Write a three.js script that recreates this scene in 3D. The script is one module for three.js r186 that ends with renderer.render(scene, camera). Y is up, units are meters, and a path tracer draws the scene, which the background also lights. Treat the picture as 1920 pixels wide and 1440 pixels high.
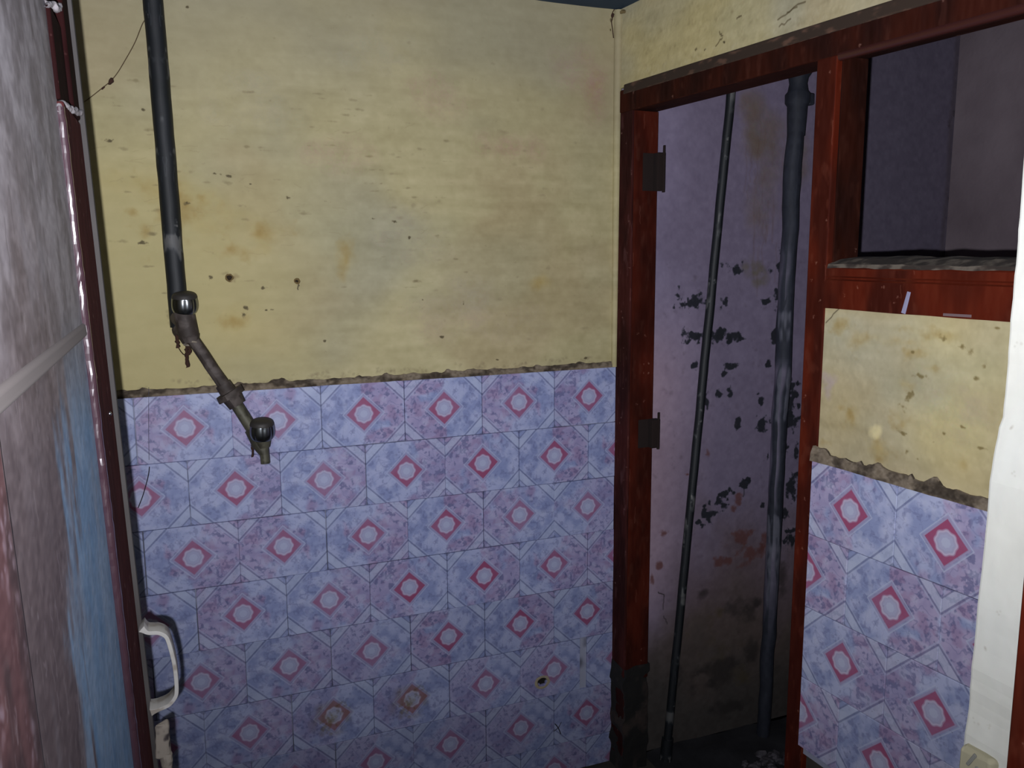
import * as THREE from 'three';
import { RoundedBoxGeometry } from 'three/addons/geometries/RoundedBoxGeometry.js';
import { mergeGeometries, toCreasedNormals } from 'three/addons/utils/BufferGeometryUtils.js';

// ---------- camera, light, exposure ----------
const scene = new THREE.Scene();
scene.background = new THREE.Color(0x000000);
const camera = new THREE.PerspectiveCamera(48.46, 4 / 3, 0.02, 30);
camera.position.set(-1.1065, 0.3065, 1.9822);
camera.rotation.set(-0.1547, -0.3865, -0.0059, 'YXZ');
const renderer = new THREE.WebGLRenderer({ antialias: true });
renderer.toneMapping = THREE.LinearToneMapping;
renderer.toneMappingExposure = 1.0;
renderer.shadowMap.enabled = true;
// the phone's flash, a little left of and below the lens: the only light of the place
const flash = new THREE.SpotLight(0xf6f7ff, 10.0, 0, 1.22, 1.0, 2);
flash.position.copy(new THREE.Vector3(-0.021, -0.027, 0.002).applyEuler(camera.rotation).add(camera.position));
flash.target.position.set(-0.242, 1.05, 0);
flash.castShadow = true;
flash.shadow.radius = 0.25;
flash.shadow.mapSize.set(2048, 2048);
scene.add(flash, flash.target);

// ---------- helpers ----------
let seed = 7;
const rnd = () => { seed = (seed + 0x6d2b79f5) | 0; let t = Math.imul(seed ^ (seed >>> 15), 1 | seed); t = (t + Math.imul(t ^ (t >>> 7), 61 | t)) ^ t; return ((t ^ (t >>> 14)) >>> 0) / 4294967296; };
const rr = (a, b) => a + (b - a) * rnd();
const hash = (x, y, s) => { let h = Math.imul(x, 374761393) + Math.imul(y, 668265263) + Math.imul(s, 974711) | 0; h = Math.imul(h ^ (h >>> 13), 1274126177); return ((h ^ (h >>> 16)) >>> 0) / 4294967296; };
const vnoise = (x, y, s) => { const i = Math.floor(x), j = Math.floor(y); let f = x - i, g = y - j; f = f * f * (3 - 2 * f); g = g * g * (3 - 2 * g); const a = hash(i, j, s), b = hash(i + 1, j, s), c = hash(i, j + 1, s), d = hash(i + 1, j + 1, s); return a + (b - a) * f + (c - a) * g + (a - b - c + d) * f * g; };
const fbm = (x, y, s, o = 4) => { let v = 0, a = 0.5, n = 0; for (let k = 0; k < o; k++) { v += a * vnoise(x, y, s + k * 17); n += a; a *= 0.5; x *= 2.03; y *= 2.03; } return v / n; };
const mix = (a, b, t) => a.map((v, i) => v + (b[i] - v) * t);
const clamp = (v, a = 0, b = 1) => Math.min(b, Math.max(a, v));
const sm = (a, b, v) => { const t = clamp((v - a) / (b - a)); return t * t * (3 - 2 * t); };

// a canvas that covers x0..x1, y0..y1 metres, painted by f(x, y) -> sRGB 0..255, then by draw(ctx, X, Y, scale)
function sheet(x0, y0, x1, y1, ppm, f, draw) {
  const w = Math.round((x1 - x0) * ppm), h = Math.round((y1 - y0) * ppm);
  const c = document.createElement('canvas'); c.width = w; c.height = h;
  const g = c.getContext('2d'), im = g.createImageData(w, h);
  for (let j = 0; j < h; j++) for (let i = 0; i < w; i++) {
    const p = f(x0 + (i + 0.5) / ppm, y1 - (j + 0.5) / ppm), o = (j * w + i) * 4;
    im.data[o] = p[0]; im.data[o + 1] = p[1]; im.data[o + 2] = p[2]; im.data[o + 3] = 255;
  }
  g.putImageData(im, 0, 0);
  if (draw) draw(g, (x) => (x - x0) * ppm, (y) => (y1 - y) * ppm, ppm);
  const t = new THREE.CanvasTexture(c); t.colorSpace = THREE.SRGBColorSpace;
  t.wrapS = t.wrapT = THREE.MirroredRepeatWrapping;
  t.repeat.set(1 / (x1 - x0), 1 / (y1 - y0)); t.offset.set(-x0 / (x1 - x0), -y0 / (y1 - y0));
  return t;
}
// soft or ragged stain made of many dabs
function dabs(g, x, y, rx, ry, rgb, alpha, n, size, ragged = 1) {
  for (let k = 0; k < n; k++) {
    const a = rr(0, 6.283), r = Math.pow(rnd(), 0.6) * ragged, s = size * rr(0.4, 1.3);
    const px = x + Math.cos(a) * r * rx, py = y + Math.sin(a) * r * ry;
    const q = g.createRadialGradient(px, py, 0, px, py, s);
    q.addColorStop(0, `rgba(${rgb},${alpha * rr(0.5, 1)})`); q.addColorStop(0.55, `rgba(${rgb},${alpha * 0.5})`); q.addColorStop(1, `rgba(${rgb},0)`);
    g.fillStyle = q; g.beginPath(); g.arc(px, py, s, 0, 6.3); g.fill();
  }
}
// irregular stains [x, y, rx, ry]: an ellipse whose edge is eaten away by noise
function blots(g, X, Y, s, list, rgb, alpha, sd, freq, ragged = 1.6, soft = 0.35) {
  for (const [x, y, a, b] of list) {
    const i0 = Math.floor(X(x - a * 1.9)), j0 = Math.floor(Y(y + b * 1.9)), w = Math.ceil(a * 3.8 * s), h = Math.ceil(b * 3.8 * s);
    if (i0 < 0 || j0 < 0 || i0 + w > g.canvas.width || j0 + h > g.canvas.height) { dabs(g, X(x), Y(y), a * s, b * s, rgb.join(), alpha * 0.3, 30, 6); continue; }
    const im = g.getImageData(i0, j0, w, h), d = im.data;
    for (let j = 0; j < h; j++) for (let i = 0; i < w; i++) {
      const dx = (i / s - a * 1.9) / a, dy = (j / s - b * 1.9) / b, r2 = dx * dx + dy * dy; if (r2 > 3.5) continue;
      const k = alpha * sm(0, soft, 0.75 - Math.sqrt(r2) + ragged * (fbm((i0 + i) / s * freq, (j0 + j) / s * freq, sd, 4) - 0.5)), o = (j * w + i) * 4;
      for (let c = 0; c < 3; c++) d[o + c] += (rgb[c] - d[o + c]) * k;
    }
    g.putImageData(im, i0, j0);
  }
}
function scratch(g, x0, y0, x1, y1, rgb, alpha, w) {
  g.strokeStyle = `rgba(${rgb},${alpha})`; g.lineWidth = w; g.beginPath(); g.moveTo(x0, y0);
  const n = 5; for (let k = 1; k <= n; k++) g.lineTo(x0 + (x1 - x0) * k / n + rr(-w, w), y0 + (y1 - y0) * k / n + rr(-w, w));
  g.stroke();
}
function bump(ppm, size, f) {
  const n = Math.round(size * ppm), d = new Uint8Array(n * n * 4);
  for (let j = 0; j < n; j++) for (let i = 0; i < n; i++) { const v = clamp(f(i / ppm, j / ppm)) * 255; d.set([v, v, v, 255], (j * n + i) * 4); }
  const t = new THREE.DataTexture(d, n, n); t.wrapS = t.wrapT = THREE.MirroredRepeatWrapping; t.magFilter = THREE.LinearFilter; t.minFilter = THREE.LinearFilter;
  t.repeat.set(1 / size, 1 / size); t.needsUpdate = true; return t;
}
const std = (o) => new THREE.MeshStandardMaterial({ roughness: 0.85, metalness: 0, ...o });

// uv in metres from position, by the side a face looks to
function uvm(geo, du = 0, dv = 0) {
  const g = geo.index ? geo.toNonIndexed() : geo, p = g.attributes.position, uv = new Float32Array(p.count * 2);
  const a = new THREE.Vector3(), b = new THREE.Vector3(), c = new THREE.Vector3();
  for (let i = 0; i < p.count; i += 3) {
    a.fromBufferAttribute(p, i); b.fromBufferAttribute(p, i + 1).sub(a); c.fromBufferAttribute(p, i + 2).sub(a); b.cross(c);
    const x = Math.abs(b.x), y = Math.abs(b.y), z = Math.abs(b.z), k = x > y && x > z ? [2, 1] : y > z ? [0, 2] : [0, 1];
    for (let j = 0; j < 3; j++) { uv[(i + j) * 2] = p.getComponent(i + j, k[0]) + du; uv[(i + j) * 2 + 1] = p.getComponent(i + j, k[1]) + dv; }
  }
  g.setAttribute('uv', new THREE.BufferAttribute(uv, 2)); return g;
}
const box = (x0, x1, y0, y1, z0, z1, r = 0) => {
  const g = r ? new RoundedBoxGeometry(x1 - x0, y1 - y0, z1 - z0, 2, r) : new THREE.BoxGeometry(x1 - x0, y1 - y0, z1 - z0);
  g.translate((x0 + x1) / 2, (y0 + y1) / 2, (z0 + z1) / 2); return uvm(g);
};
const count = {};
function named(name) { const n = count[name] = (count[name] ?? -1) + 1; return n ? `${name}_${String(n).padStart(3, '0')}` : name; }
function mesh(name, geo, mat, parent, top = false) {
  const m = new THREE.Mesh(geo, mat); m.name = top ? named(name) : name; m.castShadow = m.receiveShadow = true; parent.add(m); return m;
}
function group(name) { const g = new THREE.Group(); g.name = named(name); scene.add(g); return g; }
function tag(o, label, category, kind, grp) { o.userData = { label, category }; if (kind) o.userData.kind = kind; if (grp) o.userData.group = grp; return o; }
const V = (x, y, z) => new THREE.Vector3(x, y, z);
function rod(a, b, r0, r1 = r0, seg = 24, hseg = 1) { // tapered cylinder from a to b
  const d = b.clone().sub(a), g = new THREE.CylinderGeometry(r1, r0, d.length(), seg, hseg);
  g.translate(0, d.length() / 2, 0); g.applyQuaternion(new THREE.Quaternion().setFromUnitVectors(V(0, 1, 0), d.clone().normalize())); g.translate(a.x, a.y, a.z); return g;
}
function jitter(g, amp, freq, s = 3) { // pushes vertices about by position noise, so shared corners stay together
  const p = g.attributes.position;
  for (let i = 0; i < p.count; i++) { const x = p.getX(i), y = p.getY(i), z = p.getZ(i); p.setXYZ(i, x + amp * (fbm(y * freq + 9, z * freq + x * freq, s, 2) - 0.5), y + amp * (fbm(x * freq + 31, z * freq + 5, s + 1, 2) - 0.5), z + amp * (fbm(x * freq + 3, y * freq + 71, s + 2, 2) - 0.5)); }
  g.computeVertexNormals(); return g;
}
const tube = (pts, r, n = 24, seg = 6) => new THREE.TubeGeometry(new THREE.CatmullRomCurve3(pts.map((p) => V(...p))), n, r, seg);

// ---------- wall paint ----------
const plasterBump = bump(700, 0.7, (x, y) => 0.55 * fbm(x * 22, y * 30, 11, 4) + 0.3 * fbm(x * 7, y * 9, 12, 3) + 0.15 * fbm(x * 120, y * 120, 14, 2));
const OCH = '150,122,50';
function yellowBase(x, y, s, YEL, GRY) {
  let c = mix(YEL, GRY, sm(0.35, 0.65, fbm(x * 2.6, y * 3.2, s, 3)));
  c = mix(c, mix(YEL, [120, 84, 60], 0.3), 0.45 * sm(0.5, 0.72, fbm(x * 3.3 + 8, y * 4.1, s + 5, 4)));
  c = mix(c, mix(GRY, [160, 160, 128], 0.5), 0.35 * sm(0.52, 0.75, fbm(x * 2.9 + 4, y * 3.7 + 9, s + 7, 3)));
  const n = (fbm(x * 9, y * 55, s + 13, 3) - 0.5) * 18 + (fbm(x * 60, y * 70, s + 9, 3) - 0.5) * 16 + (fbm(x * 11, y * 16, s + 3, 3) - 0.5) * 16;
  return c.map((v) => v + n);
}
const backPaint = sheet(-1.46, -0.02, 0.02, 0.92, 1100, (x, y) => {
  let c = yellowBase(x, y, 21, [176, 166, 124], [160, 154, 126]);
  c = mix(c, [188, 174, 116], 0.7 * sm(-0.55, -1.1, x + 0.2 * (fbm(x * 4, y * 4, 40, 3) - 0.5)) * sm(0.72, 0.3, y) );
  c = mix(c, [150, 142, 114], 0.5 * sm(0.45, 0.85, y + 0.3 * (fbm(x * 3, y * 3, 46, 3) - 0.5)));
  return c;
}, (g, X, Y, s) => {
  const ochre = [[-1.059, 0.390, 0.0945, 0.054], [-0.885, 0.345, 0.081, 0.054], [-0.920, 0.310, 0.081, 0.034], [-0.709, 0.285, 0.027, 0.081], [-0.218, 0.227, 0.034, 0.03], [-1.132, 0.356, 0.024, 0.081], [-0.962, 0.159, 0.054, 0.034], [-1.098, 0.433, 0.0945, 0.054]];
  blots(g, X, Y, s, ochre.map(([x, y, a, b]) => [x, y, a * 1.2, b * 1.2]), [176, 150, 78], 0.6, 1131, 13, 1.8, 1.8);
  blots(g, X, Y, s, ochre, [144, 114, 52], 0.5, 1137, 30, 2.6, 1.7);
  blots(g, X, Y, s, Array.from({ length: 90 }, () => [rr(-1.25, -0.4), rr(0.22, 0.66), rr(0.01, 0.028), rr(0.002, 0.005)]), [104, 92, 60], 0.4, 1139, 70, 2.6, 1.2);
  blots(g, X, Y, s, Array.from({ length: 60 }, () => [rr(-0.6, -0.08), rr(0.06, 0.8), rr(0.006, 0.02), rr(0.003, 0.008)]), [112, 100, 72], 0.3, 1143, 60, 2.4, 1.4);
  for (const [x, y, a, b] of [[-0.713, 0.524, 0.08, 0.04], [-0.109, 0.757, 0.08, 0.054], [-0.065, 0.70, 0.03, 0.07], [-0.471, 0.665, 0.09, 0.05], [-0.3, 0.56, 0.1, 0.03]]) dabs(g, X(x), Y(y), a * s, b * s, '136,104,66', 0.025, 60, 26);
  for (const [x, y, a, b] of [[-0.632, 0.760, 0.1, 0.05], [-0.9, 0.62, 0.12, 0.06]]) dabs(g, X(x), Y(y), a * s, b * s, '150,158,138', 0.04, 50, 26);
  for (const [x, y, a, b] of [[-0.4, 0.19, 0.09, 0.06], [-0.3, 0.13, 0.12, 0.05], [-0.5, 0.14, 0.1, 0.06], [-0.55, 0.35, 0.1, 0.08]]) dabs(g, X(x), Y(y), a * s, b * s, '166,158,128', 0.05, 70, 28);
  const fleck = [[-0.835, 0.427, 0.0135, 0.0054], [-0.750, 0.420, 0.0095, 0.004], [-0.913, 0.454, 0.0068, 0.0027], [-0.984, 0.475, 0.0189, 0.004], [-0.957, 0.470, 0.0108, 0.004], [-1.120, 0.600, 0.0054, 0.0054], [-1.141, 0.328, 0.0108, 0.0054], [-1.022, 0.811, 0.0054, 0.004], [-0.898, 0.228, 0.0054, 0.004], [-0.938, 0.184, 0.0081, 0.0068], [-0.941, 0.170, 0.0068, 0.0108], [-0.893, 0.178, 0.004, 0.0027], [-0.883, 0.179, 0.004, 0.0027], [-0.878, 0.179, 0.004, 0.0027], [-1.187, 0.535, 0.0122, 0.004], [-0.644, 0.382, 0.0054, 0.0027], [-0.593, 0.376, 0.0068, 0.004], [-0.557, 0.340, 0.004, 0.0054], [-0.425, 0.179, 0.0054, 0.0081], [-0.529, 0.192, 0.004, 0.004], [-0.481, 0.100, 0.0068, 0.0054], [-0.765, 0.103, 0.0054, 0.004], [-0.336, 0.036, 0.0081, 0.0027], [-0.088, 0.027, 0.0095, 0.004], [-1.025, 0.043, 0.0068, 0.004], [-1.047, 0.412, 0.0068, 0.0054], [-1.007, 0.253, 0.0081, 0.0054], [-0.024, 0.875, 0.0054, 0.0068], [-0.025, 0.852, 0.0027, 0.0054]];
  blots(g, X, Y, s, fleck, [64, 54, 30], 0.75, 1141, 150, 2, 0.6);
  for (let k = 0; k < 130; k++) { const x = rr(-1.3, 0), y = rr(0.02, 0.88); dabs(g, X(x), Y(y), 8 * rr(0.4, 2), 3, '96,82,50', 0.1, 5, 2.5); }
  for (let k = 0; k < 40; k++) { const x = rr(-1.25, -0.5), y = rr(0.3, 0.6); scratch(g, X(x), Y(y), X(x + rr(0.01, 0.04)), Y(y + rr(-0.008, 0.012)), '110,96,58', 0.14, 1.6); }
  for (let k = 0; k < 60; k++) dabs(g, X(rr(-1.25, 0)), Y(rr(0.01, 0.03)), 14, 5, '86,72,50', 0.14, 6, 5);
  dabs(g, X(-0.962), Y(0.253), 16, 12, '90,70,40', 0.2, 18, 6); scratch(g, X(-0.82), Y(0.236), X(-0.821), Y(0.222), '50,40,25', 0.8, 2.4);
  dabs(g, X(-1.09), Y(0.17), 10, 34, '80,66,40', 0.2, 30, 6);
});
const backMat = std({ map: backPaint, bumpMap: plasterBump, bumpScale: 0.0022, roughness: 0.75 });

const rightPaint = sheet(-0.1, -0.2, 1.6, 1.5, 760, (s, y) => yellowBase(s + 5, y, 61, [192, 179, 130], [174, 168, 140]), (g, X, Y, s) => {
  for (const [x, y, a, b] of [[0.787, 0.002, 0.039, 0.026], [0.767, 0.014, 0.03, 0.02], [0.874, -0.049, 0.047, 0.031], [0.862, -0.033, 0.042, 0.027], [0.903, 0.013, 0.036, 0.027], [0.904, 0.078, 0.033, 0.016], [0.948, 0.111, 0.028, 0.011], [0.903, 0.151, 0.084, 0.018], [0.964, 0.166, 0.084, 0.018], [0.926, 0.135, 0.056, 0.018], [0.802, 0.142, 0.056, 0.027], [0.750, 0.167, 0.03, 0.02], [1.024, -0.035, 0.014, 0.016], [0.739, -0.057, 0.017, 0.009]]) { blots(g, X, Y, s, [[x, y, a * 1.2, b * 1.2]], [176, 150, 84], 0.5, 1151, 22, 1.9, 1.6); blots(g, X, Y, s, [[x, y, a, b]], [142, 112, 50], 0.4, 1153, 46, 2.6, 1.4); }
  dabs(g, X(0.97), Y(0.07), 60, 40, '176,172,146', 0.05, 60, 20); dabs(g, X(1.01), Y(0.04), 50, 40, '176,172,146', 0.05, 60, 20);
  for (const [x, y, a, b] of [[0.849, -0.014, 0.0196, 0.0147]]) dabs(g, X(x), Y(y), a * s * 0.7, b * s * 0.7, '222,208,156', 0.4, 24, 6);
  for (const [x, y, a, b] of [[0.735, 0.048, 0.014, 0.0202], [0.735, 0.066, 0.0224, 0.0092]]) dabs(g, X(x), Y(y), a * s, b * s, '176,160,150', 0.4, 30, 6);
  for (const [x, y, a, b] of [[0.916, 0.061, 0.0112, 0.0092], [0.901, 0.036, 0.0112, 0.0074], [0.934, 0.096, 0.0168, 0.0046], [0.974, 0.162, 0.0084, 0.0074], [1.008, 0.152, 0.007, 0.0046], [1.023, 0.145, 0.0084, 0.0074], [1.047, 0.123, 0.0056, 0.0055], [1.065, 0.187, 0.0056, 0.0028], [1.035, 0.105, 0.0056, 0.0037], [1.019, 0.025, 0.007, 0.0028], [0.968, -0.011, 0.0056, 0.0037], [0.984, 0.008, 0.0056, 0.0037], [0.918, -0.035, 0.0056, 0.0055], [0.940, -0.045, 0.0056, 0.0046], [0.905, -0.005, 0.0098, 0.0055], [1.053, -0.003, 0.0084, 0.0028], [0.915, 0.134, 0.0042, 0.0028]]) blots(g, X, Y, s, [[x, y, a * 1.2, b * 1.2]], [104, 88, 46], 0.7, 1157, 140, 2.2, 0.8);
  scratch(g, X(0.752), Y(0.198), X(0.722), Y(0.168), '50,40,25', 0.7, 1.3);
  for (const [x, y, dx, dy] of [[0.56, 0.747, 0.05, 0.011], [0.585, 0.755, 0.05, 0.009], [0.565, 0.733, 0.03, 0.009], [0.385, 0.765, 0.012, -0.012], [0.397, 0.75, -0.02, -0.012], [0.44, 0.776, 0.016, 0.004]]) scratch(g, X(x), Y(y), X(x + dx), Y(y + dy), '62,50,28', 0.55, 2.2);
  for (const [x, y] of [[0.401, 0.739], [0.307, 0.744], [0.34, 0.737]]) dabs(g, X(x), Y(y), 3, 2, '50,40,22', 0.5, 8, 2);
  for (let k = 0; k < 160; k++) { const x = rr(0.05, 1.1), y = rr(0.72, 0.9); dabs(g, X(x), Y(y), 8, 3, '110,92,60', 0.09, 4, 4); }
  for (let k = 0; k < 90; k++) { const x = rr(0.08, 1.0); dabs(g, X(x), Y(0.72 + rr(-0.005, 0.02)), 8, 3, '205,196,170', 0.12, 4, 4); }
});
const rightMat = std({ map: rightPaint, bumpMap: plasterBump, bumpScale: 0.004, roughness: 0.78 });

const sootPaint = sheet(-0.02, -1.2, 1.3, 1.4, 680, (x, y) => {
  const n = fbm(x * 3, y * 3, 90, 4), f = (fbm(x * 70, y * 70, 93, 2) - 0.5) * 14;
  let c = mix([132, 122, 146], [118, 108, 130], sm(0.35, 0.65, n));
  c = mix(c, [92, 85, 102], sm(0.6, 0.8, x)); // flash falloff painted into the distemper: darker behind the window opening
  c = mix(c, [182, 152, 160], 0.75 * sm(0.36, 0.0, x) * sm(0.25, -0.1, y) * sm(-0.95, -0.5, y));
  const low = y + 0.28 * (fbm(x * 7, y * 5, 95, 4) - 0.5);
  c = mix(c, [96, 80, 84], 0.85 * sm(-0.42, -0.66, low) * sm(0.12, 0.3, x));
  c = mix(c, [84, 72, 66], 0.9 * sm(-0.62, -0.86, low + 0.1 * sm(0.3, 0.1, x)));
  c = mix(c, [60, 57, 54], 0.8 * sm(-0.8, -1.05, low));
  const d = Math.abs(x - (1.15 + 0.01 * (fbm(y * 6, 3, 97, 2) - 0.5)));
  c = mix(c, [70, 60, 66], 0.5 * sm(0.02, 0.0, d));
  return c.map((v) => v + f);
}, (g, X, Y, s) => {
  for (const [x, y, a, b] of [[0.409, 0.690, 0.046, 0.04], [0.447, 0.643, 0.054, 0.0675], [0.470, 0.537, 0.046, 0.081], [0.449, 0.421, 0.054, 0.081], [0.580, 0.555, 0.027, 0.081], [0.484, 0.623, 0.054, 0.054], [0.42, 0.60, 0.04, 0.05]]) dabs(g, X(x), Y(y), a * s, b * s, '104,80,56', 0.07, 60, 20);
  for (let k = 0; k < 30; k++) { const x = rr(0.39, 0.55), y = rr(0.3, 0.66); scratch(g, X(x), Y(y), X(x + rr(-0.004, 0.004)), Y(y - rr(0.05, 0.16)), '92,72,62', 0.12, 3.5); }
  for (const [x, y, a, b] of [[0.429, 0.259, 0.035, 0.024], [0.458, 0.229, 0.027, 0.027]]) dabs(g, X(x), Y(y), a * s, b * s, '92,84,56', 0.16, 40, 9);
  const red = [[0.412, -0.404, 0.019, 0.0378], [0.395, -0.442, 0.03, 0.016], [0.296, -0.257, 0.016, 0.0216], [0.235, -0.321, 0.012, 0.008], [0.427, -0.535, 0.0675, 0.027], [0.468, -0.590, 0.081, 0.046], [0.373, -0.593, 0.054, 0.027], [0.524, -0.549, 0.04, 0.04], [0.145, -0.576, 0.019, 0.019], [0.123, -0.612, 0.011, 0.0216], [0.169, -0.484, 0.027, 0.019]];
  blots(g, X, Y, s, red, [92, 50, 46], 0.7, 1101, 46, 1.8, 0.6);
  blots(g, X, Y, s, [[0.418, -0.766, 0.108, 0.081], [0.386, -0.930, 0.1215, 0.0945], [0.482, -0.897, 0.081, 0.081], [0.274, -0.975, 0.0675, 0.054], [0.539, -0.839, 0.04, 0.12], [0.570, -0.673, 0.04, 0.081], [0.411, -1.073, 0.12, 0.04], [0.216, -0.896, 0.04, 0.0675], [0.494, -0.745, 0.054, 0.027], [0.301, -0.680, 0.04, 0.027]], [34, 29, 28], 0.6, 1111, 22, 2.2, 0.9);
  blots(g, X, Y, s, [[0.36, -0.86, 0.09, 0.06], [0.44, -0.98, 0.1, 0.05], [0.33, -0.76, 0.06, 0.04], [0.25, -0.8, 0.05, 0.05]], [74, 62, 38], 0.5, 1117, 26, 2, 1);
  const soot = [[0.190, 0.173, 0.0162, 0.0189], [0.255, 0.167, 0.027, 0.0189], [0.347, 0.160, 0.0135, 0.0162], [0.489, 0.160, 0.0297, 0.0108], [0.530, 0.167, 0.0189, 0.027], [0.232, 0.075, 0.0216, 0.0162], [0.32, 0.068, 0.05, 0.0189], [0.36, 0.066, 0.04, 0.017], [0.522, 0.063, 0.0135, 0.0189], [0.372, -0.025, 0.0189, 0.0135], [0.351, -0.039, 0.0135, 0.0081], [0.498, -0.021, 0.0189, 0.0108], [0.361, 0.257, 0.035, 0.0162], [0.494, 0.246, 0.0135, 0.0108], [0.281, -0.098, 0.0162, 0.0243], [0.332, -0.101, 0.0095, 0.0135], [0.375, -0.098, 0.0108, 0.0162], [0.475, -0.124, 0.0108, 0.0162], [0.497, -0.197, 0.0324, 0.0175], [0.403, -0.189, 0.0108, 0.0162], [0.248, -0.010, 0.0108, 0.0108], [0.420, -0.369, 0.0243, 0.0135], [0.374, -0.391, 0.0216, 0.0135], [0.338, -0.419, 0.0243, 0.0162], [0.308, -0.447, 0.027, 0.0189], [0.276, -0.467, 0.0189, 0.0108], [0.442, -0.359, 0.0081, 0.0081], [0.590, -0.132, 0.0243, 0.04], [0.584, -0.196, 0.027, 0.0243], [0.613, -0.287, 0.0108, 0.0243], [0.569, -0.275, 0.0216, 0.027], [0.611, -0.402, 0.0162, 0.0486], [0.579, -0.473, 0.0162, 0.0162], [0.604, -0.559, 0.0189, 0.027], [0.546, -0.510, 0.0135, 0.0216], [0.500, -0.446, 0.0108, 0.0081], [0.512, -0.294, 0.0054, 0.0135], [0.53, 0.27, 0.012, 0.04], [0.55, 0.19, 0.012, 0.04]];
  blots(g, X, Y, s, soot.map(([x, y, a, b]) => [x, y, a * 1.55, b * 1.45]), [22, 25, 33], 0.92, 1121, 58, 2.2, 0.35);
  for (const [x, y, dy] of [[0.55, -0.1, 0.35], [0.53, -0.45, 0.3], [0.43, -0.36, 0.05], [0.565, -0.3, 0.2]]) scratch(g, X(x), Y(y), X(x), Y(y - dy), '30,30,38', 0.5, 3);
  for (let k = 0; k < 120; k++) dabs(g, X(rr(0.1, 0.65)), Y(rr(-0.7, 0.3)), 6, 8, '60,50,58', 0.12, 4, 4);
  scratch(g, X(0.145), Y(-0.655), X(0.168), Y(-0.672), '30,26,26', 0.7, 2); scratch(g, X(0.165), Y(-0.672), X(0.162), Y(-0.71), '30,26,26', 0.5, 2); scratch(g, X(0.165), Y(-0.73), X(0.18), Y(-0.76), '30,26,26', 0.5, 2);
  for (const [x, y] of [[1.14, 0.684], [1.166, 0.462], [1.155, 0.708]]) dabs(g, X(x), Y(y), 5, 9, '50,42,48', 0.3, 14, 4);
});
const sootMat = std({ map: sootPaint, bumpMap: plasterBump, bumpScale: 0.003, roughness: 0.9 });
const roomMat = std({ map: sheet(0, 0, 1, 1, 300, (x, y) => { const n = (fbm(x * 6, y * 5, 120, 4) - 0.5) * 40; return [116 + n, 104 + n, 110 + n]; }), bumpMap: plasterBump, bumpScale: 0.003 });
const slateMat = std({ map: sheet(0, 0, 1, 1, 256, (x, y) => { const n = (fbm(x * 9, y * 14, 130, 4) - 0.5) * 30; return [26 + n * 0.6, 50 + n * 0.7, 74 + n * 0.7]; }), roughness: 0.8 });
const grimeMat = std({ map: sheet(0, 0, 1, 1, 300, (x, y) => { const n = (fbm(x * 14, y * 14, 140, 4) - 0.5) * 44; return [58 + n, 54 + n, 48 + n]; }), bumpMap: plasterBump, bumpScale: 0.006, roughness: 0.9 });
const mortarMat = std({ map: sheet(0, 0, 0.5, 0.5, 900, (x, y) => { const n = fbm(x * 40, y * 60, 150, 4), m = fbm(x * 160, y * 200, 152, 2); return mix([118, 106, 90], [62, 53, 43], sm(0.4, 0.72, n)).map((v) => v + (m - 0.5) * 40); }), bumpMap: plasterBump, bumpScale: 0.004, roughness: 0.95 });
const groutMat = std({ map: sheet(0, 0, 0.6, 0.6, 500, (x, y) => mix([88, 90, 104], [150, 154, 172], sm(0.4, 0.6, fbm(x * 12, y * 16, 160, 3)))) });

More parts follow.
